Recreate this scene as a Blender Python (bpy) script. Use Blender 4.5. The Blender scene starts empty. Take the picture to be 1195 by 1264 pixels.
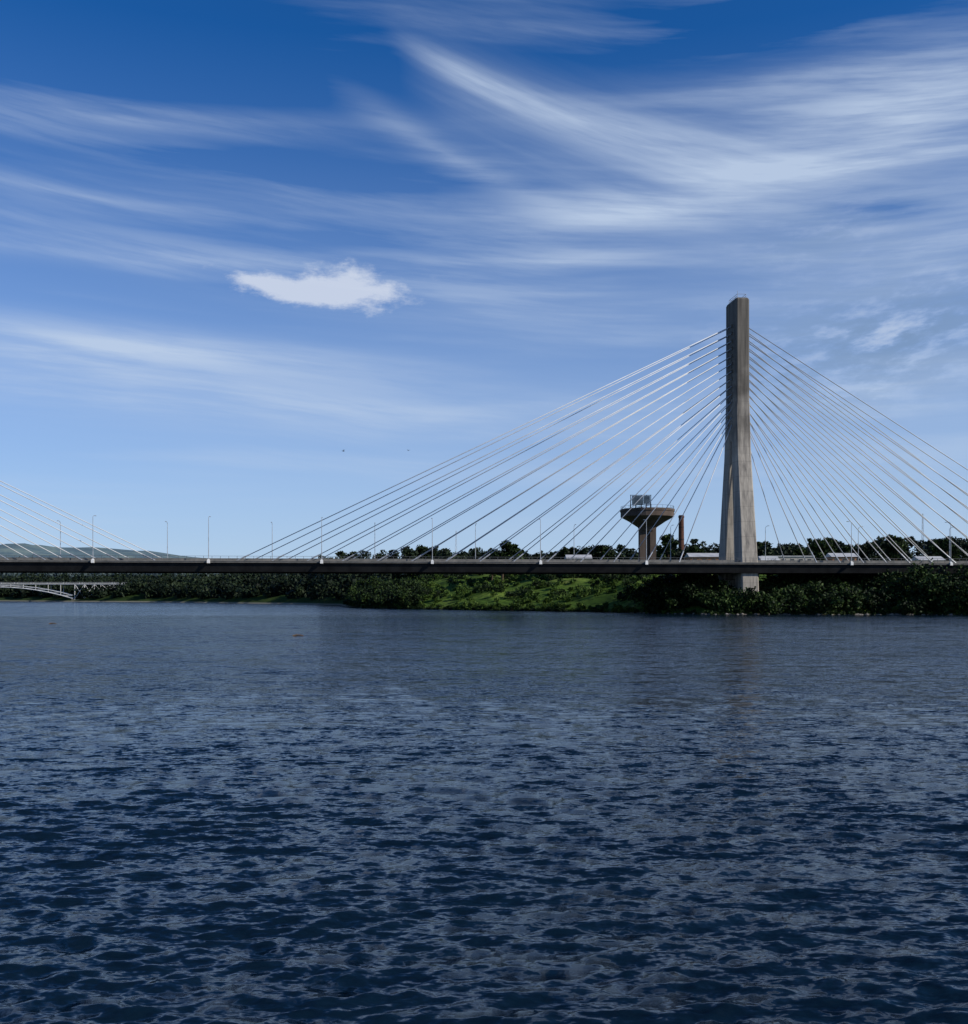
import bpy, math, random
import numpy as np
from mathutils import Vector
random.seed(7); rng=np.random.default_rng(11)
scene=bpy.context.scene
scene.view_settings.view_transform='Standard'; scene.view_settings.look='None'
scene.view_settings.exposure=0; scene.view_settings.gamma=1
F=1281.0; HX=597.5; HY=734.0; CAMH=5.0

# ------------------------------------------------------------ helpers
def link(o,parent=None):
    scene.collection.objects.link(o)
    if parent: o.parent=parent
    return o
def empty(name):
    o=bpy.data.objects.new(name,None); o.empty_display_size=1; return link(o)
def mesh_obj(name,verts,faces,mat=None,parent=None,smooth=False):
    me=bpy.data.meshes.new(name); me.from_pydata([tuple(v) for v in verts],[],faces); me.update()
    if mat: me.materials.append(mat)
    if smooth: me.polygons.foreach_set('use_smooth',[True]*len(me.polygons))
    return link(bpy.data.objects.new(name,me),parent)
def fast_mesh(name,V,Fq,mat,parent=None,smooth=False):
    n=Fq.shape[1]
    me=bpy.data.meshes.new(name); me.vertices.add(len(V)); me.vertices.foreach_set('co',V.astype(np.float32).ravel())
    me.loops.add(Fq.size); me.loops.foreach_set('vertex_index',Fq.astype(np.int32).ravel())
    me.polygons.add(len(Fq)); me.polygons.foreach_set('loop_start',np.arange(0,Fq.size,n,dtype=np.int32))
    me.polygons.foreach_set('use_smooth',np.full(len(Fq),smooth,dtype=bool))
    me.update(calc_edges=True); me.materials.append(mat)
    return link(bpy.data.objects.new(name,me),parent)
class Geo:
    def __init__(s): s.v=[]; s.f=[]
    def add(s,vs,fs):
        b=len(s.v); s.v+= [tuple(v) for v in vs]; s.f+=[tuple(i+b for i in f) for f in fs]
    def loft(s,rings,cap=True):
        n=len(rings[0]); b=len(s.v)
        for r in rings: s.v+=[tuple(p) for p in r]
        for k in range(len(rings)-1):
            for i in range(n):
                j=(i+1)%n; s.f.append((b+k*n+i,b+k*n+j,b+(k+1)*n+j,b+(k+1)*n+i))
        if cap:
            s.f.append(tuple(b+i for i in reversed(range(n)))); s.f.append(tuple(b+(len(rings)-1)*n+i for i in range(n)))
    def box(s,c,d,rz=0.0):
        x,y,z=[t/2 for t in d]; co,si=math.cos(rz),math.sin(rz)
        P=[(-x,-y),(x,-y),(x,y),(-x,y)]
        P=[(c[0]+p[0]*co-p[1]*si,c[1]+p[0]*si+p[1]*co) for p in P]
        s.loft([[(p[0],p[1],c[2]-z) for p in P],[(p[0],p[1],c[2]+z) for p in P]])
    def tube(s,p0,p1,r0,r1=None,n=6):
        r1=r0 if r1 is None else r1
        p0=Vector(p0);p1=Vector(p1);d=(p1-p0).normalized()
        a=d.cross(Vector((0,0,1)));
        if a.length<1e-3: a=Vector((1,0,0))
        a.normalize(); b=d.cross(a)
        R=[]
        for p,r in ((p0,r0),(p1,r1)):
            R.append([p+a*(r*math.cos(2*math.pi*i/n))+b*(r*math.sin(2*math.pi*i/n)) for i in range(n)])
        s.loft(R)
    def obj(s,name,mat,parent=None,smooth=False): return mesh_obj(name,s.v,s.f,mat,parent,smooth)

class NT:
    def __init__(s,tree): s.t=tree; s.n=tree.nodes; s.l=tree.links
    def node(s,typ,**kw):
        n=s.n.new(typ)
        for k,v in kw.items(): setattr(n,k,v)
        return n
    def put(s,sock,val):
        if isinstance(val,bpy.types.NodeSocket): s.l.new(val,sock)
        else: sock.default_value=val
    def m(s,op,a,b=None,c=None,clamp=False):
        n=s.node('ShaderNodeMath',operation=op,use_clamp=clamp); s.put(n.inputs[0],a)
        if b is not None: s.put(n.inputs[1],b)
        if c is not None: s.put(n.inputs[2],c)
        return n.outputs[0]
    def xyz(s,x,y,z):
        n=s.node('ShaderNodeCombineXYZ'); s.put(n.inputs[0],x);s.put(n.inputs[1],y);s.put(n.inputs[2],z); return n.outputs[0]
    def noise(s,vec,scale=1,detail=4,rough=.5,dist=0,color=False):
        n=s.node('ShaderNodeTexNoise'); s.put(n.inputs['Vector'],vec); n.inputs['Scale'].default_value=scale
        n.inputs['Detail'].default_value=detail;n.inputs['Roughness'].default_value=rough;n.inputs['Distortion'].default_value=dist
        return n.outputs['Color' if color else 'Fac']
    def ramp(s,fac,stops,interp='LINEAR'):
        n=s.node('ShaderNodeValToRGB'); s.put(n.inputs[0],fac); e=n.color_ramp.elements; n.color_ramp.interpolation=interp
        while len(e)<len(stops): e.new(0.5)
        for i,(p,c) in enumerate(stops):
            e[i].position=p; e[i].color=(c,c,c,1) if isinstance(c,(int,float)) else (*c,1)
        return n.outputs[0]
    def mix(s,f,a,b,blend='MIX'):
        n=s.node('ShaderNodeMix',data_type='RGBA',blend_type=blend); s.put(n.inputs[0],f)
        for k,v in ((6,a),(7,b)):
            if isinstance(v,tuple): v=(*v[:3],1)
            s.put(n.inputs[k],v)
        return n.outputs[2]
    def mapping(s,vec,scale=(1,1,1),rot=(0,0,0)):
        n=s.node('ShaderNodeMapping'); s.put(n.inputs[0],vec); n.inputs['Scale'].default_value=scale;n.inputs['Rotation'].default_value=rot
        return n.outputs[0]
def material(name,rough=.8,spec=.3):
    m=bpy.data.materials.new(name); m.use_nodes=True; t=NT(m.node_tree); b=m.node_tree.nodes['Principled BSDF']
    b.inputs['Roughness'].default_value=rough; b.inputs['Specular IOR Level'].default_value=spec
    return m,t,b
def simple(name,c1,c2,scale=1.0,rough=.8,spec=.3,bump=0,stretch=(1,1,1),metal=0):
    m,t,b=material(name,rough,spec); b.inputs['Metallic'].default_value=metal
    g=t.node('ShaderNodeNewGeometry').outputs['Position']
    n=t.noise(t.mapping(g,stretch),scale,4,.6)
    t.put(b.inputs['Base Color'],t.ramp(n,[(.3,c1),(.7,c2)]))
    if bump:
        bn=t.node('ShaderNodeBump'); bn.inputs['Strength'].default_value=bump; bn.inputs['Distance'].default_value=.1
        t.put(bn.inputs['Height'],n); t.put(b.inputs['Normal'],bn.outputs[0])
    return m

# ------------------------------------------------------------ camera
cam=bpy.data.cameras.new('camera'); co=bpy.data.objects.new('camera',cam); link(co)
co.location=(0,0,CAMH); co.rotation_euler=(math.radians(90),0,0)
cam.sensor_width=36; cam.lens=36*F/1264; cam.shift_y=102/1264; cam.clip_end=30000; cam.clip_start=.2
scene.camera=co

# ------------------------------------------------------------ light
sd=Vector((0.80,-0.34,0.53)).normalized()
el=math.asin(sd.z); az=math.atan2(sd.x,sd.y)
sun=bpy.data.lights.new('sun','SUN'); sun.energy=4.9; sun.angle=math.radians(.5); sun.color=(1,.93,.82)
so=bpy.data.objects.new('sun',sun); link(so); so.rotation_euler=sd.to_track_quat('Z','Y').to_euler(); so.location=(100,-50,150)

# ------------------------------------------------------------ sky
w=bpy.data.worlds.new('World'); scene.world=w; w.use_nodes=True
t=NT(w.node_tree); bg=t.n['Background']; bg.inputs['Strength'].default_value=.1
sky=t.node('ShaderNodeTexSky',sky_type='NISHITA'); sky.sun_disc=False; sky.sun_elevation=el; sky.sun_rotation=az
sky.altitude=1100; sky.air_density=1.0; sky.dust_density=.6; sky.ozone_density=2.0
dirn=t.node('ShaderNodeTexCoord').outputs['Generated']
sp=t.node('ShaderNodeSeparateXYZ'); t.put(sp.inputs[0],dirn)
A=t.m('MULTIPLY',t.m('ARCTAN2',sp.outputs[0],sp.outputs[1]),57.2958)
E=t.m('MULTIPLY',t.m('ARCSINE',sp.outputs[2]),57.2958)
def px(x,y):
    a=math.atan((x-HX)/F); e=math.atan((HY-y)/F*math.cos(a)); return math.degrees(a),math.degrees(e)
AE=t.xyz(A,E,0.0)
wn=t.noise(t.mapping(AE,(.045,.08,1)),1,1,.5,0,True)
def vm(op,a,b,c=None):
    n=t.node('ShaderNodeVectorMath',operation=op); t.put(n.inputs[0],a); t.put(n.inputs[1],b)
    if c is not None: t.put(n.inputs[2],c)
    return n.outputs[0]
W0=vm('SUBTRACT',wn,(.5,.5,.5))
AEw=vm('MULTIPLY_ADD',W0,(8.,2.6,0.),AE)
AEs=vm('MULTIPLY_ADD',W0,(4.,1.3,0.),AE)
def smap(vec,slope_deg,sa,se,off):
    n=t.node('ShaderNodeMapping'); t.put(n.inputs[0],vec); n.inputs['Rotation'].default_value=(0,0,math.radians(slope_deg)); n.inputs['Location'].default_value=(off,off*1.7,off*.3)
    return vm('MULTIPLY',n.outputs[0],(sa,se,1))
n1=t.noise(smap(AEs,1,.030,.50,1.7),1,3,.5)      # long soft bands
n2=t.noise(smap(AEw,4,.085,1.05,5.1),1,6,.62)     # finer wisps
n3=t.noise(smap(AEs,-4,.40,1.1,9.3),1,5,.62)      # puffy texture
def blob(x,y,rx,ry,rot,vec):
    a0,e0=px(x,y); n=t.node('ShaderNodeMapping',vector_type='TEXTURE'); t.put(n.inputs[0],vec)
    n.inputs['Location'].default_value=(a0,e0,0); n.inputs['Rotation'].default_value=(0,0,-math.radians(rot)); n.inputs['Scale'].default_value=(rx/F*57.3*1.7,ry/F*57.3*1.7,1)
    g=t.node('ShaderNodeTexGradient',gradient_type='QUADRATIC_SPHERE'); t.put(g.inputs[0],n.outputs[0]); return g.outputs['Fac']
s1=t.ramp(n1,[(.42,0.0),(.68,1.0)],'EASE'); s2=t.ramp(n2,[(.32,0.0),(.70,1.0)],'EASE')
acc=t.m('MULTIPLY',s1,t.m('MULTIPLY_ADD',s2,.15,.08))
tex=t.m('MULTIPLY_ADD',s2,.60,.40)
B=[(1110,150,270,110,6,.66),(1185,85,160,40,-5,.30),(800,255,240,30,-6,.72),(560,190,170,18,22,.42),
   (150,432,330,26,2,.85),(150,145,360,20,-2,.42),(60,235,360,14,2,.32),(280,325,420,16,-2,.34),(720,318,140,16,-2,.5),
   (1140,320,220,60,0,.55),(640,385,360,34,3,.48),(1090,480,200,60,3,.6),(330,490,500,50,2,.45)]
g_sum=None
for b in B:
    v=blob(*b[:5],AEs)
    g_sum=t.m('MULTIPLY',v,b[5]) if g_sum is None else t.m('MULTIPLY_ADD',v,b[5],g_sum)
acc=t.m('MULTIPLY_ADD',g_sum,tex,acc)
sw=t.node('ShaderNodeSeparateXYZ'); t.put(sw.inputs[0],W0)
A1=t.m('MULTIPLY_ADD',sw.outputs[0],1.0,A); E1=t.m('MULTIPLY_ADD',sw.outputs[1],.5,E)
curve=t.m('MULTIPLY',A1,t.m('MULTIPLY_ADD',A1,.005,-.36))
de=t.m('SUBTRACT',t.m('SUBTRACT',E1,26.1),curve)
wid=t.m('MULTIPLY_ADD',t.m('MAXIMUM',t.m('ADD',A,3),0),.05,.50)
q=t.m('DIVIDE',de,wid)
arcg=t.m('EXPONENT',t.m('MULTIPLY',t.m('MULTIPLY',q,q),-1))
arcm=t.m('MULTIPLY',t.ramp(t.m('MULTIPLY_ADD',A,.1,.6),[(0,0),(.5,1)],'EASE'),t.ramp(t.m('DIVIDE',A,30),[(.35,1),(.9,.25)],'EASE'))
fib=t.noise(t.xyz(t.m('MULTIPLY',A1,.08),t.m('MULTIPLY',de,.9),3.3),1,5,.60)
fibr=t.ramp(fib,[(.3,.35),(.65,1)])
q2=t.m('MULTIPLY',t.m('ADD',q,1.4),.30); veil=t.m('EXPONENT',t.m('MULTIPLY',t.m('MULTIPLY',q2,q2),-1))
acc=t.m('MULTIPLY_ADD',t.m('MULTIPLY',fibr,arcm),t.m('MULTIPLY_ADD',arcg,.58,t.m('MULTIPLY',veil,.20)),acc)
for b in [(1085,258,110,18,8,.45),(400,215,330,20,2,.28),(30,20,340,60,0,.35),(980,15,260,40,0,.3),(430,292,260,16,0,.25),(420,350,170,40,0,.22)]:
    acc=t.m('MULTIPLY_ADD',blob(*b[:5],AEs),-b[5],acc)
acc=t.m('MAXIMUM',acc,0)
hz=t.m('EXPONENT',t.m('MULTIPLY',t.m('MAXIMUM',E,0),-1/12.5))
hz=t.m('MAXIMUM',t.m('MULTIPLY_ADD',hz,1.0,-.105),0)
acc=t.m('ADD',acc,t.ramp(t.m('DIVIDE',E,30),[(.15,.16),(.75,.0)]))
dens=t.m('ADD',t.m('MULTIPLY',t.m('MINIMUM',acc,.84),t.m('SUBTRACT',1,hz)),hz)
pn=t.noise(t.mapping(AE,(.5,1.1,1)),1,6,.68)
pg=t.m('MULTIPLY_ADD',blob(335,352,70,14,10,AE),.8,blob(425,357,92,30,0,AE))
pm=t.ramp(t.m('MULTIPLY_ADD',t.m('SUBTRACT',pn,.5),1.3,t.m('MULTIPLY',pg,1.15)),[(.18,0),(.70,1)],'EASE')
pm=t.m('MULTIPLY',pm,t.m('MINIMUM',t.m('MULTIPLY',pg,10),1))
bank=t.m('ADD',blob(1100,415,200,70,-4,AEs),t.m('MULTIPLY',blob(1010,290,120,40,-10,AEs),.4))
gm=t.m('MULTIPLY',bank,t.ramp(n3,[(.40,1),(.60,0)],'EASE'))
gb=t.m('MULTIPLY',bank,t.ramp(n3,[(.48,0),(.70,1)],'EASE'))
hs=t.mix(1,sky.outputs[0],(.12,.60,1.16),'MULTIPLY')
hz2=t.mix(hz,(5.4,6.5,8.2),(5.3,6.4,8.0))
colr=t.mix(dens,hs,hz2)
colr=t.mix(t.m('MULTIPLY',gm,.95),colr,(1.9,3.0,4.9))
colr=t.mix(t.m('MULTIPLY',gb,.6),colr,(5.6,6.5,8.0))
colr=t.mix(t.m('MULTIPLY',pm,.8),colr,(6.6,7.2,8.4))
t.put(bg.inputs['Color'],colr)

# ------------------------------------------------------------ materials
m_conc,tt,bb=material('weathered_concrete',.85,.2)
g=tt.node('ShaderNodeNewGeometry').outputs['Position']
st=tt.noise(tt.mapping(g,(1.2,1.2,.07)),1,6,.65); bl=tt.noise(g,.18,5,.6)
spz=tt.node('ShaderNodeSeparateXYZ'); tt.put(spz.inputs[0],g)
joint=tt.m('LESS_THAN',tt.m('FRACT',tt.m('DIVIDE',spz.outputs[2],4.0)),.03)
c=tt.mix(tt.ramp(st,[(.3,0),(.7,1)]),(.13,.12,.11),(.44,.40,.34))
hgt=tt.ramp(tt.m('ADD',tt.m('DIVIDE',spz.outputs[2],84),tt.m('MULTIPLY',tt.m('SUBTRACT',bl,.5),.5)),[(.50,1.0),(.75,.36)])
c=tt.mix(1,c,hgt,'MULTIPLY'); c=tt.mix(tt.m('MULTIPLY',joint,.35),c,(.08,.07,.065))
tt.put(bb.inputs['Base Color'],c)
m_deckc=simple('deck_concrete',(.10,.10,.095),(.20,.19,.175),.6,.85,.2)
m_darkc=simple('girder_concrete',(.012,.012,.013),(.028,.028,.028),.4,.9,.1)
m_cable=simple('cable_sheath',(.42,.44,.46),(.58,.59,.61),.2,.55,.3)
m_white=simple('white_paint',(.62,.62,.60),(.80,.80,.78),.7,.5,.4)
m_galv=simple('galvanised_steel',(.26,.28,.30),(.42,.44,.47),.8,.45,.5,metal=.3)
m_rail=simple('weathered_railing_steel',(.05,.055,.06),(.12,.125,.13),.8,.5,.4)
m_asph=simple('asphalt',(.04,.04,.042),(.06,.06,.062),1.5,.9,.2)
m_bark=simple('bark',(.05,.035,.025),(.11,.08,.055),2,.95,.1,bump=.4)
m_tank=simple('tank_concrete',(.06,.045,.038),(.125,.098,.08),.35,.9,.1,stretch=(1,1,.3))
m_brick=simple('chimney_brick',(.06,.03,.022),(.11,.055,.038),.8,.9,.1)
m_roof=simple('metal_roofing',(.30,.31,.33),(.5,.5,.5),.3,.5,.4)
m_wallp=simple('painted_wall',(.30,.28,.25),(.42,.40,.36),.4,.8,.2)
m_orange=simple('orange_wall',(.22,.10,.05),(.32,.15,.08),.4,.8,.2)
m_glass=simple('dark_window',(.02,.025,.03),(.04,.045,.05),.5,.15,.5)
m_rust=simple('bridge_steel',(.40,.41,.41),(.58,.58,.57),.4,.6,.3)
m_stone=simple('riprap_stone',(.10,.095,.085),(.30,.27,.24),1.2,.9,.2,bump=.6)
def foliage(name,dk,md,lt,scale=.12):
    m,t,b=material(name,.65,.15)
    geo=t.node('ShaderNodeNewGeometry'); n=t.noise(geo.outputs['Position'],scale,3,.6)
    f=t.m('ADD',t.m('MULTIPLY',n,.65),t.m('MULTIPLY',geo.outputs['Random Per Island'],.35))
    t.put(b.inputs['Base Color'],t.ramp(f,[(.28,dk),(.5,md),(.70,lt)]))
    return m
m_fdark=foliage('foliage_dark',(.003,.007,.002),(.009,.021,.005),(.040,.072,.014))  # lightest stop paints sunlit green patches into the leaf colour
m_flit=foliage('foliage_lit',(.012,.028,.005),(.040,.080,.012),(.10,.16,.026))  # brighter leaf set, sunlight painted into its colours
m_ffar=foliage('foliage_distant',(.004,.008,.005),(.008,.017,.008),(.024,.038,.016),.04)

m_ter,tt,bb=material('grassy_ground',.95,.05)
g=tt.node('ShaderNodeNewGeometry').outputs['Position']; sz=tt.node('ShaderNodeSeparateXYZ'); tt.put(sz.inputs[0],g)
na=tt.noise(g,.07,6,.65); nb=tt.noise(tt.mapping(g,(1,1,3)),.5,5,.7)
c=tt.ramp(na,[(.32,(.03,.06,.010)),(.48,(.07,.125,.020)),(.6,(.12,.175,.032)),(.72,(.16,.13,.065))])
c=tt.mix(tt.ramp(nb,[(.35,.85),(.58,0)]),c,(.014,.030,.007))
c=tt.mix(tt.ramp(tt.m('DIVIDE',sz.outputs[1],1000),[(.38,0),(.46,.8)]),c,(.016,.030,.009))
mud_glare=tt.ramp(sz.outputs[2],[(0.0,1),(.9,0)]); c=tt.mix(mud_glare,c,tt.ramp(tt.m('DIVIDE',sz.outputs[1],1000),[(.40,(.05,.043,.028)),(.55,(.24,.22,.18))]))  # mud at the near waterline; the paler far tone is painted water glare
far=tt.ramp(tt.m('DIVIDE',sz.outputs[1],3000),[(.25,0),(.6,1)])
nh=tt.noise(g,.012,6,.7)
c=tt.mix(far,c,tt.ramp(nh,[(.38,(.07,.11,.14)),(.5,(.10,.15,.17)),(.62,(.16,.21,.20))]))  # distance haze painted into the colour of the far hills
tt.put(bb.inputs['Base Color'],c)

# ------------------------------------------------------------ terrain
SX=np.array([-3000,-660,-373,-217,-95,-70,-56,-47,-20,5,40,56,90,119,200,320,3000.])
SY=np.array([ 1000, 860, 800, 690,545,500,430,392,352,326,288,262,257,254,243,225,200.])
def vnoise(x,y,seed):
    r=np.random.default_rng(seed); T=r.random((64,64)); xi=np.floor(x).astype(int); yi=np.floor(y).astype(int)
    fx=x-xi; fy=y-yi; fx=fx*fx*(3-2*fx); fy=fy*fy*(3-2*fy)
    a=T[xi%64,yi%64];b=T[(xi+1)%64,yi%64];c=T[xi%64,(yi+1)%64];d=T[(xi+1)%64,(yi+1)%64]
    return (a*(1-fx)+b*fx)*(1-fy)+(c*(1-fx)+d*fx)*fy
def shoreY(x): return np.interp(x,SX,SY)+(vnoise(x/9,x*0,3)-.5)*5+(vnoise(x/3,x*0,4)-.5)*1.5
def hgt_f(x,y):
    x=np.asarray(x,float);y=np.asarray(y,float)
    dR=y-shoreY(x)
    dL=(-192-.45*(y-230)+(vnoise(y/12,y*0,8)-.5)*8)-x; dL=np.where(y<60,-50,dL)
    d=np.maximum(dR,dL)
    h=np.interp(d,[-30,-6,0,2.5,10,45,85,400],[-6,-2,0,1.0,2.6,9.2,12.3,14.0])
    nz=(vnoise(x/14,y/14,1)-.5)*2.4+(vnoise(x/4.5,y/4.5,2)-.5)*.8
    h=h+nz*np.clip((d-2)/18,0,1)
    r=np.clip((y-750)/900,0,1); r=r*r*(3-2*r)
    h=h+r*(20+14*vnoise(x/260,y/300,5)+8*vnoise(x/70,y/80,6))
    h=h+66*np.exp(-(((x+960)/360)**2+((y-2200)/420)**2))*(.75+.35*vnoise(x/90,y/90,7))
    h=h+30*np.exp(-(((x+480)/420)**2+((y-2600)/400)**2))
    return h
def spaced(a,b,d0,g):
    o=[a]; d=d0
    while o[-1]<b: o.append(o[-1]+d); d=d0+g*(o[-1]-a)
    return np.array(o)
xs=np.concatenate([-spaced(130,5500,2.5,.045)[::-1],np.arange(-128,190,1.6),spaced(192,5500,2.5,.045)])
ys=np.concatenate([np.arange(60,220,8),np.arange(220,470,1.6),spaced(470,9000,2,.03)])
Xg,Yg=np.meshgrid(xs,ys); Z=hgt_f(Xg,Yg)
def grid_faces(nr,nc):
    i=np.arange(nr*nc).reshape(nr,nc); return np.stack([i[:-1,:-1],i[:-1,1:],i[1:,1:],i[1:,:-1]],-1).reshape(-1,4)
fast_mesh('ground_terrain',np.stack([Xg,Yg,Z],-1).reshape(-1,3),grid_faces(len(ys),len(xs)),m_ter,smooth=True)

# ------------------------------------------------------------ water
m_w,tt,bb=material('river_water',.12,.5)
bb.inputs['IOR'].default_value=1.33
gn=tt.node('ShaderNodeNewGeometry'); g=gn.outputs['Position']
bb.inputs['Base Color'].default_value=(.002,.008,.016,1)
gust=tt.ramp(tt.noise(tt.mapping(g,(.007,.03,1)),1,3,.6),[(.35,.8),(.65,1.25)])
c1=tt.noise(tt.mapping(g,(4.6,9.0,1),(0,0,.15)),1,2,.6,0,True); c2=tt.noise(tt.mapping(g,(1.0,2.5,1),(0,0,-.12)),1,3,.6,0,True)
c3=tt.noise(tt.mapping(g,(.16,.42,1),(0,0,.08)),1,2,.6,0,True)
def v2(op,a,b,c=None):
    n=tt.node('ShaderNodeVectorMath',operation=op); tt.put(n.inputs[0],a); tt.put(n.inputs[1],b)
    if c is not None: tt.put(n.inputs[2],c)
    return n.outputs[0]
p1=v2('MULTIPLY',v2('SUBTRACT',c1,(.5,.5,.5)),(1.0,1.4,0.)); p2=v2('MULTIPLY_ADD',v2('SUBTRACT',c2,(.5,.5,.5)),(1.25,1.6,0.),p1)
p2=v2('MULTIPLY_ADD',v2('SUBTRACT',c3,(.5,.5,.5)),(.45,.75,0.),p2)
sc=tt.node('ShaderNodeVectorMath',operation='SCALE'); tt.put(sc.inputs[0],p2); tt.put(sc.inputs['Scale'],gust)
nn=tt.node('ShaderNodeVectorMath',operation='NORMALIZE'); tt.put(nn.inputs[0],v2('ADD',gn.outputs['Normal'],sc.outputs[0]))
tt.put(bb.inputs['Normal'],nn.outputs[0])
xr=spaced(9,7000,.06,.0095); xc=np.arange(-8.95,9,.06)
xs=np.concatenate([-xr[::-1],xc,xr])
ys=np.concatenate([np.arange(-60,6,3.0),np.arange(6,9.9,.25),spaced(10,8500,.038,.0068)])
X,Y=np.meshgrid(xs.astype(np.float32),ys.astype(np.float32))
cx=np.gradient(xs)[None,:]; cy=np.gradient(ys)[:,None]; cell=np.maximum(cx*.6,cy).astype(np.float32)
Zw=np.zeros_like(X); DX=np.zeros_like(X); DY=np.zeros_like(X)
near=(Y[:,0]<200)
rw=np.random.default_rng(5)
N=100
lam=np.exp(rw.uniform(math.log(.16),math.log(1.2),N)); th=-math.pi/2+.10+rw.normal(0,.50,N); ph=rw.uniform(0,6.28,N)
for i in range(N):
    k=2*math.pi/lam[i]; amp=.0064*lam[i]*(1 if lam[i]<.65 else (.65/lam[i])**1.0)
    P=(k*math.cos(th[i]))*X[near]+(k*math.sin(th[i]))*Y[near]+ph[i]
    fade=np.clip((lam[i]/cell[near]-2.2)/2.5,0,1)*amp
    s=np.sin(P); Zw[near]+=fade*s
    cph=np.cos(P)*fade*.8; DX[near]+=cph*math.cos(th[i]); DY[near]+=cph*math.sin(th[i])
V=np.stack([X+DX,Y+DY,Zw],-1).reshape(-1,3)
fast_mesh('river_water',V,grid_faces(len(ys),len(xs)),m_w,smooth=True)

# ------------------------------------------------------------ foliage generator
def leaf_mesh(name,C,R,n,size,mat,parent=None,seed=1,shell=.45):
    r=np.random.default_rng(seed); C=np.asarray(C,float);R=np.asarray(R,float); M=len(C)
    n=np.broadcast_to(np.asarray(n),(M,)); idx=np.repeat(np.arange(M),n); K=len(idx)
    d=r.normal(size=(K,3)); d/=np.linalg.norm(d,axis=1,keepdims=True)
    lump=1+.22*np.sin(d[:,0]*5+idx)*np.cos(d[:,2]*6+idx*1.7)
    rad=r.random(K)**shell*lump
    P=C[idx]+d*rad[:,None]*R[idx]
    a=r.normal(size=(K,3)); a/=np.linalg.norm(a,axis=1,keepdims=True); b=np.cross(a,r.normal(size=(K,3))); b/=np.linalg.norm(b,axis=1,keepdims=True)
    s=(size*r.uniform(.5,1.25,K))[:,None]; 
    V=np.stack([P-a*s,P+b*s*.55,P+a*s,P-b*s*.55],1).reshape(-1,3)
    return fast_mesh(name,V,np.arange(4*K).reshape(K,4),mat,parent)
def tree(name,x,y,H,W,mat,seed,leaf=.5,nl=5200,trunk=.35,flat=1.0):
    r=random.Random(seed); z0=float(hgt_f(x,y))-.2; e=empty(name); e.location=(x,y,z0)
    g=Geo(); th_=H*trunk; g.tube((0,0,0),(0.2,0,th_),H*.032,H*.022,8)
    C=[];R=[]
    nb=9
    for i in range(nb):
        an=i*2.4+r.random(); rr=W*.5*r.uniform(.35,.78); zz=r.uniform(trunk+.12,.86)*H
        p=(rr*math.cos(an),rr*math.sin(an),zz)
        mid=(p[0]*.4,p[1]*.4,th_+(zz-th_)*.55)
        g.tube((0.2,0,th_*.93),mid,H*.017,H*.011,6); g.tube(mid,p,H*.011,H*.004,5)
        q=W*r.uniform(.14,.24); C.append(p);R.append((q,q,q*.75*flat))
        for k in range(3):
            p2=(p[0]+r.uniform(-q,q),p[1]+r.uniform(-q,q),p[2]+r.uniform(-.5,.9)*q); q2=q*r.uniform(.4,.65); C.append(p2);R.append((q2,q2,q2*.75))
    g.tube((0.2,0,th_*.93),(0,0,H*.8),H*.018,H*.005,6)
    for k in range(4): 
        q=W*r.uniform(.13,.2);C.append((r.uniform(-.2,.2)*W,r.uniform(-.2,.2)*W,H*r.uniform(.75,.93)));R.append((q,q,q*.7))
    g.obj('trunk_and_limbs',m_bark,e)
    nn=np.array([max(20,int(nl*(a[0]**2)/sum(b[0]**2 for b in R))) for a in R])
    leaf_mesh('crown',C,R,nn,leaf,mat,e,seed,.5)
    return e
def WX(p,D): return (p-HX)/F*D
def ZZ(y,D): return CAMH+(HY-y)/F*D

C=[];R=[]
r=random.Random(3)
env=[(385,688),(430,684),(480,681),(520,677),(560,682),(600,675),(650,684),(700,681),(740,673),(780,679),(820,671),(850,668),(880,675),(930,671),(990,676),(1020,668),(1060,674),(1100,664),(1150,670),(1180,665),(1250,666),(1500,666)]
for lay,(D0,D1,cnt) in enumerate([(430,480,330),(500,600,430)]):
    for i in range(cnt):
        D=r.uniform(D0,D1); p=r.uniform(395 if lay else 460,1480); x=WX(p,D)
        top=ZZ(np.interp(p,[a for a,b in env],[b for a,b in env])+r.uniform(-5,13)+(3 if lay==0 else 0),D); gz=float(hgt_f(x,D))
        H=max(5,top-gz); q=r.uniform(1.8,4.0)
        zc=gz+H-q*.7
        C.append((x,D,zc));R.append((q,q,q*.75))
        C.append((x+r.uniform(-2,2),D,gz+H*.45));R.append((q*1.1,q,H*.42))
leaf_mesh('distant_tree_belt',C,R,90,.9,m_ffar,seed=4)
C=[];R=[]
for i in range(760):
    p=r.uniform(-250,455); D=r.uniform(500,880); x=WX(p,D); ys_=float(shoreY(np.array([x]))[0]); D=ys_+r.uniform(4,150)*r.random()+9; 
    gz=float(hgt_f(x,D))
    if gz<.2: continue
    q=r.uniform(2.5,5); H=r.uniform(4,10)
    C.append((x,D,gz+H*.5));R.append((q,q,H*.55))
leaf_mesh('far_bank_trees',C,R,100,1.2,m_ffar,seed=5)
C=[];R=[]
for i in range(700):
    p=r.uniform(-100,640); D=r.uniform(1000,1700); x=WX(p,D); gz=float(hgt_f(x,D)); q=r.uniform(5,11); C.append((x,D,gz+2));R.append((q*1.4,q,r.uniform(3,6)))
leaf_mesh('hillside_woodland',C,R,40,2.6,foliage('foliage_hazy',(.022,.036,.045),(.038,.058,.062),(.065,.088,.082),.02),seed=6)
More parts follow.
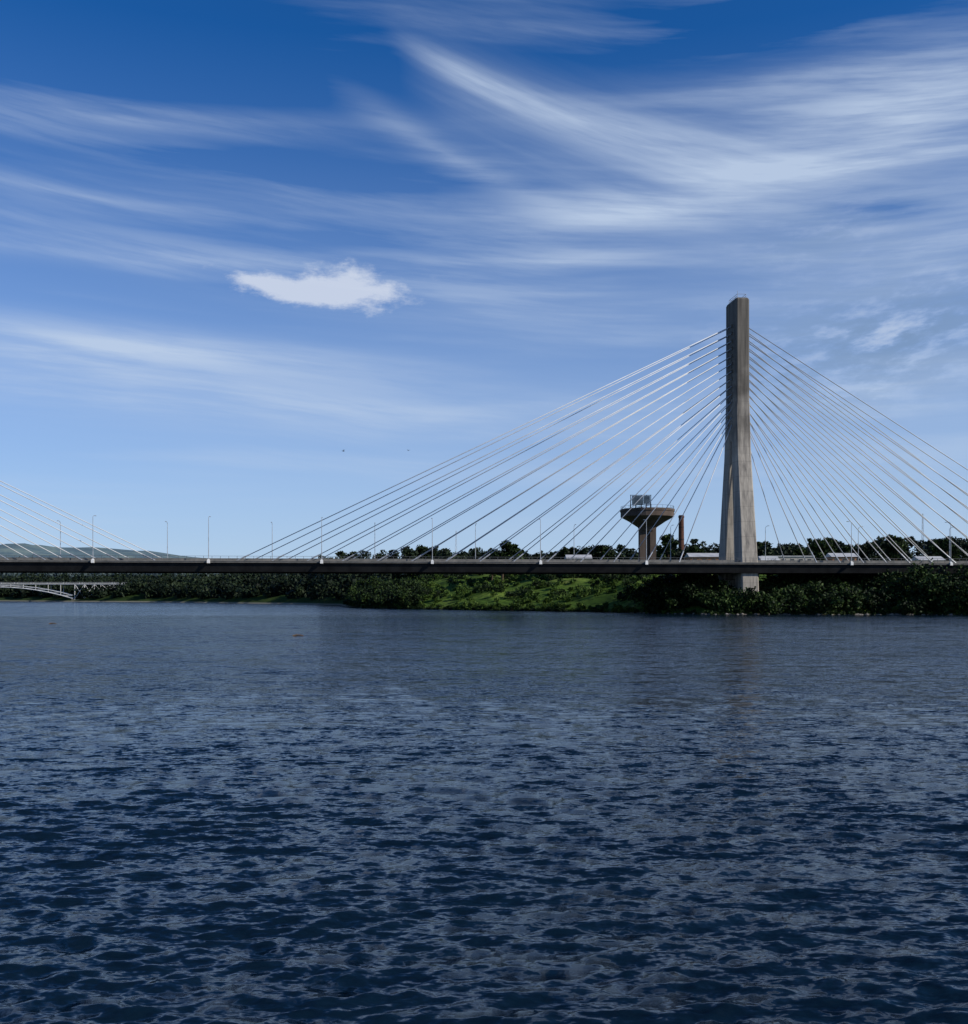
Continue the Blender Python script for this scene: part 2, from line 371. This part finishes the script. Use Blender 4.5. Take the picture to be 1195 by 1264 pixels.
def bushes(name,p0,p1,cnt,d0,d1,hmin,hmax,mat,leaf,nl,seed,skip=None):
    r=random.Random(seed);C=[];R=[]
    k=0
    while k<cnt:
        x=r.uniform(p0,p1); y=float(shoreY(np.array([x]))[0])+r.uniform(d0,d1); k+=1
        if skip and skip(x,y): continue
        gz=float(hgt_f(x,y)); H=r.uniform(hmin,hmax); q=H*r.uniform(.5,.9)
        C.append((x,y,gz+H*.42));R.append((q,q,H*.55))
        for j in range(2):
            C.append((x+r.uniform(-q,q),y+r.uniform(-q,q),gz+H*r.uniform(.3,.8)));R.append((q*.5,q*.5,H*.28))
    return leaf_mesh(name,C,R,nl,leaf,mat,seed=seed)
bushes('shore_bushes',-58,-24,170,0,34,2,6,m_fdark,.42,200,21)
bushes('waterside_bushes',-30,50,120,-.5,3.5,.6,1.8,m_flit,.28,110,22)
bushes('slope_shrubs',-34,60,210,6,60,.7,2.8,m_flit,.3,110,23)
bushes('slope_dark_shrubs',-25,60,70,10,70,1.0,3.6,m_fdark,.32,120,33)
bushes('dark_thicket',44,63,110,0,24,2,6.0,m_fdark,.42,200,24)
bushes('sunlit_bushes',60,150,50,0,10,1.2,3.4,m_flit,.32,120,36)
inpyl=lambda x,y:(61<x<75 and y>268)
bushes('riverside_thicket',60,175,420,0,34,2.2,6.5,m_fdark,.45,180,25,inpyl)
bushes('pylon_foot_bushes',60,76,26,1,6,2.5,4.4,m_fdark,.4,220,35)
bushes('tall_thicket',108,170,70,3,20,7,11.0,m_fdark,.5,380,26)
bushes('plateau_scrub',-40,120,160,60,95,1.2,3.5,m_fdark,.45,110,27)
bushes('reed_fringe',-50,170,330,-1.0,1.2,.5,1.3,m_fdark,.22,60,28)

TR=[(620,372,15.5,11.5,m_fdark),(640,385,12,8,m_fdark),(607,380,11,7,m_fdark),(824,395,17,8,m_fdark),(700,430,12,9,m_fdark),(527,440,14,8,m_fdark),(857,430,14,9,m_fdark),
    (1015,430,16,12,m_fdark),(1052,440,14,9,m_fdark),(1105,420,16,11,m_fdark),(1168,400,15,12,m_fdark),(938,450,16,6,m_fdark),(745,440,14,9,m_fdark),(983,445,13,10,m_fdark)]
for i,(p,D,H,W,m) in enumerate(TR):
    tree('broadleaf_tree',WX(p,D),D,H,W,m,100+i,leaf=.5,nl=5200 if i else 7500,trunk=.3)

# ------------------------------------------------------------ cable-stayed bridge
bridge=empty('cable_stayed_bridge'); a=math.radians(6); PX,PY=67.9,278.0
bridge.location=(PX,PY,0); bridge.rotation_euler=(0,0,a)
DZ=13.1; SPAN=280
def L2W(u,v): return (PX+u*math.cos(a)-v*math.sin(a),PY+u*math.sin(a)+v*math.cos(a))
def rect(u,v,hu,hv,z,ch):
    return [(u-hu+ch,v-hv,z),(u+hu-ch,v-hv,z),(u+hu,v-hv+ch,z),(u+hu,v+hv-ch,z),(u+hu-ch,v+hv,z),(u-hu+ch,v+hv,z),(u-hu,v+hv-ch,z),(u-hu,v-hv+ch,z)]
def pylon(u0,nm):
    g=Geo()
    g.loft([rect(u0,0,1.85,4.2,46,.35),rect(u0,0,1.80,4.2,83.0,.35),rect(u0,0,1.6,3.9,83.5,.35)])
    for s in (-1,1):
        R=[]
        for z,vc,hu,hv in ((0.5,7.2,2.35,3.0),(13,6.5,2.25,2.8),(28,4.7,2.08,2.5),(42,2.9,1.96,2.2),(56,2.05,1.88,2.1)):
            R.append(rect(u0,s*vc,hu,hv,z,.3))
        g.loft(R)
    for i in range(14):
        z=76.6-i*2.0
        for s in (-1,1):
            for v in (-1.3,1.3): g.box((u0+s*1.9,v,z),(.6,.5,.8))
    g.box((u0,0,DZ-3.1),(3.6,8.0,1.8))
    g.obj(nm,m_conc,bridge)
    g=Geo(); g.box((u0,0,.2),(7,22,1.4)); g.obj(nm+'_pile_cap',m_stone,bridge)
    g=Geo()
    for s in (-1.2,1.2):
        for v in (-3.2,-1.6,0,1.6,3.2): g.tube((u0+s,v,83.5),(u0+s,v,84.6),.05)
        for z in (84.05,84.6): g.tube((u0+s,-3.2,z),(u0+s,3.2,z),.05)
    for v in (-3.2,3.2):
        g.tube((u0-1.2,v,84.6),(u0+1.2,v,84.6),.05)
    g.tube((u0,0,83.5),(u0,0,86.5),.05)
    g.obj(nm+'_top_railing',m_galv,bridge)
pylon(0,'pylon_right'); pylon(-SPAN,'pylon_left')
g=Geo(); gs=Geo()
def stays(u0,dmain,sm):
    for i in range(14):
        za=76.6-i*2.0
        for sgn,near_,far_ in ((sm,19.0,130.0),(-sm,17.5,100.0)):
            du=far_-(far_-near_)*i/13.0
            for v in (-1,1):
                p0=Vector((u0+sgn*1.9,v*1.3,za)); p1=Vector((u0+sgn*du,v*10.2,DZ+.35))
                g.tube(p0,p1,.115,.115,6)
                d=(p0-p1).normalized(); gs.tube(p1-d*.3,p1+d*3.0,.17,.17,8)
stays(0,1,-1); stays(-SPAN,1,1)
g.obj('stay_cables',m_cable,bridge,True); gs.obj('cable_anchor_sleeves',m_galv,bridge)
U0,U1=-SPAN-170,300
def sec(pts):
    return [[(u,v,z) for v,z in pts] for u in (U0,U1)]
g=Geo(); g.loft(sec([(-11.5,DZ-.30),(-11.5,DZ),(11.5,DZ),(11.5,DZ-.30)])); 
g.loft(sec([(-11.62,DZ+.003),(-11.62,DZ+.22),(-11.3,DZ+.22),(-11.3,DZ+.003)])); g.loft(sec([(11.3,DZ+.003),(11.3,DZ+.22),(11.62,DZ+.22),(11.62,DZ+.003)]))
g.obj('deck_slab',m_deckc,bridge)
g=Geo()
for s in (-1,1):
    g.loft(sec([(s*11.2,DZ-.31),(s*10.2,DZ-2.5),(s*7.8,DZ-2.5),(s*7.8,DZ-.31)]))
u=U0+2
while u<U1: g.box((u,0,DZ-1.2),(.35,15.4,1.4)); u+=5
g.obj('deck_girders',m_darkc,bridge)
g=Geo(); g.loft(sec([(-7.6,DZ+.004),(-7.6,DZ+.06),(7.6,DZ+.06),(7.6,DZ+.004)])); g.obj('carriageway',m_asph,bridge)
g=Geo()
for s in (-1,1):
    v=s*11.45; u=U0
    while u<U1: g.box((u,v,DZ+.75),(.08,.08,1.1)); u+=2.0
    for z,h in ((.55,.04),(.8,.04),(1.30,.07)): g.box(((U0+U1)/2,v-.002*s,DZ+z),(U1-U0,.06,h))
g.obj('railing',m_rail,bridge)
g=Geo()
for s in (-1,1):
    g.box(((U0+U1)/2,s*7.9,DZ+.45),(U1-U0,.3,.8))
g.obj('crash_barrier',m_deckc,bridge)
g=Geo()
for u in (52,100,140,180,220,260,-SPAN-50,-SPAN-100,-SPAN-140):
    for v in (-7,7):
        x,y=L2W(u,v); z0=min(float(hgt_f(x,y)),0)-1
        g.tube((u,v,z0),(u,v,DZ-2.55),.8,.8,14)
    g.box((u,0,DZ-3.1),(1.8,17,1.05))
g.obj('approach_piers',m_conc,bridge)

def lamp(u,v,side):
    x,y=L2W(u,v); e=empty('street_lamp'); e.location=(x,y,DZ); e.rotation_euler=(0,0,a)
    g=Geo(); H=10.6
    g.tube((0,0,.3),(0,0,H*.5),.10,.085,8); g.tube((0,0,H*.5),(0,0,H),.085,.06,8)
    g.tube((0,0,H),(0,side*.6,H+.35),.06,.05,6); g.tube((0,side*.6,H+.35),(0,side*1.9,H+.45),.05,.05,6)
    g.obj('pole_and_arm',m_galv,e)
    g=Geo(); g.box((0,side*2.2,H+.43),(.3,.8,.12)); g.obj('lantern_head',m_galv,e)
    g=Geo(); g.box((0,-side*.25,-.05),(.7,.45,.8)); g.box((0,0,.4),(.45,.4,.25)); g.obj('base_bracket',m_white,e)
u=-SPAN-20
while u<200:
    if abs(u)>6:
        lamp(u,-11.5,1)
    lamp(u+13,11.5,-1)
    u+=27.2

# ------------------------------------------------------------ mushroom water tower with hoarding
D=352; x0=WX(799,D); z0=float(hgt_f(x0,D))-.5; wt=empty('water_tower'); wt.location=(x0,D,z0)
zt=ZZ(629,D)-z0; zb=ZZ(643,D)-z0
def ring(r,z,n=32,cx=0,cy=0): return [(cx+r*math.cos(2*math.pi*i/n),cy+r*math.sin(2*math.pi*i/n),z) for i in range(n)]
g=Geo()
for dx in (-1.75,1.75): g.box((dx,0,zb/2-.5),(2.0,3.4,zb+0))
g.box((0,.2,zb/2-.5),(1.6,1.4,zb-.2))
g.obj('shaft',m_tank,wt)
g=Geo(); g.loft([ring(2.6,zb-3.4),ring(3.2,zb-2.2),ring(6.2,zb-.2),ring(8.4,zb+1.0),ring(9.0,zb+1.3),ring(9.0,zt-.8),ring(9.2,zt-.78),ring(9.2,zt),ring(8.7,zt+.02),ring(8.6,zt-.3)])
g.obj('tank_bowl',m_tank,wt)
g=Geo()
for i in range(28): 
    an=i*2*math.pi/28; g.tube((8.9*math.cos(an),8.9*math.sin(an),zt),(8.9*math.cos(an),8.9*math.sin(an),zt+1.0),.04)
for k in range(28):
    a1=k*2*math.pi/28;a2=(k+1)*2*math.pi/28
    g.tube((8.9*math.cos(a1),8.9*math.sin(a1),zt+1),(8.9*math.cos(a2),8.9*math.sin(a2),zt+1),.04)
g.obj('rim_railing',m_darkc,wt)
g=Geo(); 
for xx in (-5.6,-3.8,-2.0,-.2,1.2):
    g.tube((xx,0,zt-.3),(xx,0,zt+5.0),.12); g.tube((xx,1.8,zt-.3),(xx,0.1,zt+3.6),.09)
for zz in (1.6,3.2,4.9): g.tube((-5.8,.1,zt+zz),(1.4,.1,zt+zz),.09)
g.tube((-5.6,0,zt+.2),(1.2,0,zt+1.6),.07); g.tube((1.2,0,zt+.2),(-5.6,0,zt+1.6),.07)
g.obj('hoarding_frame',m_darkc,wt)
g=Geo(); g.box((-3.3,-.2,zt+3.2),(3.8,.12,3.0)); g.box((-.2,-.2,zt+3.3),(2.2,.12,2.8)); g.obj('hoarding_panels',simple('faded_panel',(.02,.04,.06),(.08,.12,.16),.8,.6,.3),wt)
D=470; xc=WX(841,D); e=empty('factory_chimney'); z0=float(hgt_f(xc,D)); e.location=(xc,D,z0); H=ZZ(636,D)-z0
g=Geo(); g.loft([ring(1.5,0,20),ring(1.15,H-1.2,20),ring(1.35,H-1.1,20),ring(1.35,H-.4,20),ring(1.15,H-.3,20),ring(1.15,H,20),ring(.8,H,20),ring(.8,H-2,20)]); g.obj('stack',m_brick,e)
g=Geo()
for k in range(4): g.loft([ring(1.5-.35*(k+1)*.2+.03,H*(k+1)*.2,20),ring(1.5-.35*(k+1)*.2+.03,H*(k+1)*.2+.3,20)])
g.obj('iron_bands',m_darkc,e)

def building(name,p,D,wd,dp,topy,wall,roofm,gable=True,nw=6):
    x=WX(p,D); z0=float(hgt_f(x,D))-.5; H=max(3.2,ZZ(topy,D)-z0-1.2); e=empty(name); e.location=(x,D,z0)
    g=Geo(); g.box((0,0,H/2),(wd,dp,H)); g.obj('walls',wall,e)
    g=Geo(); 
    if gable: g.add([(-wd/2-.5,-dp/2-.6,H+.01),(wd/2+.5,-dp/2-.6,H+.01),(wd/2+.5,dp/2+.6,H+.01),(-wd/2-.5,dp/2+.6,H+.01),(-wd/2-.5,0,H+1.6),(wd/2+.5,0,H+1.6)],[(0,1,5,4),(2,3,4,5),(0,4,3),(1,2,5),(3,2,1,0)])
    else: g.box((0,0,H+.2),(wd+.6,dp+.6,.36))
    g.obj('roof',roofm,e)
    g=Geo(); n=max(3,int(wd/3.2))
    fl=max(1,int(H/3.2))
    for f_ in range(fl):
        for i in range(n):
            g.box((-wd/2+(i+.5)*wd/n,-dp/2-.02,H-1.5-f_*3.0),(1.5,.06,1.2))
    g.obj('windows',m_glass,e)
for q in [('warehouse',714,400,9,8,686,m_wallp,m_roof,True),('warehouse',872,395,14,9,684,m_orange,m_roof,True),('warehouse',968,405,20,10,684,m_wallp,m_roof,False),
          ('house',1038,395,9,8,684,m_orange,m_roof,True),('house',948,380,6,6,688,m_orange,m_roof,True),('house',1145,390,9,8,688,m_wallp,m_roof,True)]:
    building(*q)
for p,D,ty in ((1139,520,634),(563,520,655)):
    x=WX(p,D); e=empty('radio_mast'); z0=float(hgt_f(x,D)); e.location=(x,D,z0); H=ZZ(ty,D)-z0
    g=Geo(); n=12
    for c_ in ((-1,-1),(1,-1),(1,1),(-1,1)): g.tube((c_[0]*.8,c_[1]*.8,0),(c_[0]*.15,c_[1]*.15,H),.07,.05)
    for k in range(n):
        s0=.8-.65*k/n;s1=.8-.65*(k+1)/n
        g.tube((-s0,-s0,H*k/n),(s1,-s1,H*(k+1)/n),.04);g.tube((s0,s0,H*k/n),(-s1,s1,H*(k+1)/n),.04)
    g.obj('lattice',m_galv,e)

# ------------------------------------------------------------ old steel arch rail bridge
D=755; rb=empty('steel_arch_bridge'); rb.location=(0,D,0)
top=ZZ(721,D); bot=ZZ(739,D)
g=Geo()
def arch(xa,xb,n=12,rise=None):
    pts=[]
    for i in range(n+1):
        s=i/n; x=xa+(xb-xa)*s; zl=bot+(top-bot-2.2)*(1-(2*s-1)**2); zu=zl+2.2*(.55+.45*abs(2*s-1)); zu=min(zu,top-.1); pts.append((x,zl,zu))
    for y in (-2.5,2.5):
        for i in range(n):
            p,q=pts[i],pts[i+1]
            g.tube((p[0],y,p[1]),(q[0],y,q[1]),.42); g.tube((p[0],y,p[2]),(q[0],y,q[2]),.32)
            g.tube((p[0],y,p[1]),(q[0],y,q[2]),.2); g.tube((p[0],y,p[1]),(p[0],y,top),.22)
xA=[WX(-275,D),WX(-100,D),WX(-92,D),WX(92,D)]
arch(xA[0],xA[1]); arch(xA[2],xA[3])
for y in (-2.5,2.5):
    g.tube((WX(-420,D),y,top),(WX(165,D),y,top),.42); g.tube((WX(-420,D),y,top+1.2),(WX(165,D),y,top+1.2),.12)
    for k in range(30):
        xx=WX(-420+k*20,D); g.tube((xx,y,top),(xx,y,top+1.2),.1)
    x1,x2,x3=WX(94,D),WX(118,D),WX(158,D)
    for xx in (x1,(x1+x2)/2,x2): g.tube((xx,y,-1),(xx,y,top),.32)
    for k in range(2):
        xa_,xb_=(x1,(x1+x2)/2) if k==0 else ((x1+x2)/2,x2)
        g.tube((xa_,y,bot),(xb_,y,top),.22);g.tube((xb_,y,bot),(xa_,y,top),.22)
    n=5
    for k in range(n):
        xa_=x2+(x3-x2)*k/n; xb_=x2+(x3-x2)*(k+1)/n; za_=bot+(top-bot)*.45+(top-bot)*.5*k/n; zb_=bot+(top-bot)*.45+(top-bot)*.5*(k+1)/n
        g.tube((xa_,y,za_),(xb_,y,zb_),.32); g.tube((xa_,y,top),(xb_,y,zb_),.2); g.tube((xb_,y,zb_),(xb_,y,top),.2)
g.obj('trusses',m_rust,rb)
g=Geo(); g.box(((WX(-420,D)+WX(165,D))/2,0,top+.2),(WX(165,D)-WX(-420,D),4.6,.3)); g.obj('bridge_floor',m_darkc,rb)
g=Geo(); g.box((WX(106,D),0,0),(18,8,3)); g.box((WX(-96,D),0,0),(10,8,3)); g.obj('stone_piers',m_stone,rb)

# ------------------------------------------------------------ shore rocks
C=Geo(); r=random.Random(9)
for i in range(170):
    x=r.uniform(40,125); y=float(shoreY(np.array([x]))[0])+r.uniform(-1.2,.6); s=r.uniform(.2,.55)
    R=[]
    for k in range(4):
        rr=s*[.7,1,.85,.3][k]; R.append([(x+rr*math.cos(j*1.047+r.uniform(-.2,.2))*r.uniform(.8,1.3),y+rr*math.sin(j*1.047)*r.uniform(.8,1.1),-.1+s*[0,.3,.6,.85][k]) for j in range(6)])
    C.loft(R)
C.obj('shore_rocks',m_stone)

# ------------------------------------------------------------ birds, driftwood
m_bird=simple('dark_feathers',(.012,.012,.013),(.03,.03,.03),5,.7,.2)
def bird(name,x,y,z,span,rot,flap):
    e=empty(name); e.location=(x,y,z); e.rotation_euler=(0,0,rot)
    g=Geo(); L=span*.42
    prof=[(-.5,.01,0),(-.38,.05,0),(-.15,.11,0),(.1,.12,.01),(.28,.075,.03),(.36,.06,.05),(.43,.055,.05),(.48,.025,.045),(.58,.004,.03)]
    g.loft([[(p*L,L*q*math.cos(k*.785),L*(zz+q*math.sin(k*.785))) for k in range(8)] for p,q,zz in prof])
    g.add([(-.4*L,0,0),(-.75*L,-.14*L,0),(-.78*L,0,.01),(-.75*L,.14*L,0)],[(0,1,2,3)])
    for s in (-1,1):
        W=[(.18*L,0,.03*L,-.14*L),(.26*L,s*span*.2,span*flap,-.12*L),(.10*L,s*span*.36,span*flap*1.2,-.17*L),(-.12*L,s*span*.5,span*flap*.9,-.17*L)]
        vs=[];
        for xx,yy,zz,tr in W: vs+=[(xx,yy,zz),(xx+tr*1.6,yy,zz-.01),(xx+tr*.6,yy,zz+.02*span)]
        fs=[]
        for k in range(3): b=k*3; fs+=[(b,b+3,b+5,b+2),(b+2,b+5,b+4,b+1),(b+1,b+4,b+3,b)]
        g.add(vs,fs)
    g.obj('body_and_wings',m_bird,e,True)
D=150; bird('flying_bird',WX(424,D),D,ZZ(557,D),.9,.4,.18)
bird('flying_bird',WX(504,D+20),D+20,ZZ(556,D+20),.8,2.6,.12)
D=CAMH*F/(866-HY); bird('flying_bird',WX(588,D),D,.45,.5,1.2,.3)
def drift(x,y,L,rot):
    e=empty('floating_driftwood'); e.location=(x,y,0.03); e.rotation_euler=(0,0,rot)
    g=Geo(); pts=[(-L/2,0,-.02),(-L*.2,.05,.06),(L*.15,-.04,.08),(L/2,.06,0)]
    for k in range(3): g.tube(pts[k],pts[k+1],.11-.02*k,.09-.02*k,7)
    g.tube(pts[1],(-L*.05,.35,.3),.04,.015,5); g.tube(pts[2],(L*.3,-.25,.22),.035,.012,5)
    g.obj('log',simple('driftwood',(.07,.045,.03),(.14,.095,.06),3,.9,.1),e)
D=CAMH*F/(785-HY); drift(WX(368,D),D,1.3,.1)
D=CAMH*F/(770-HY); drift(WX(65,D),D,1.2,.3)
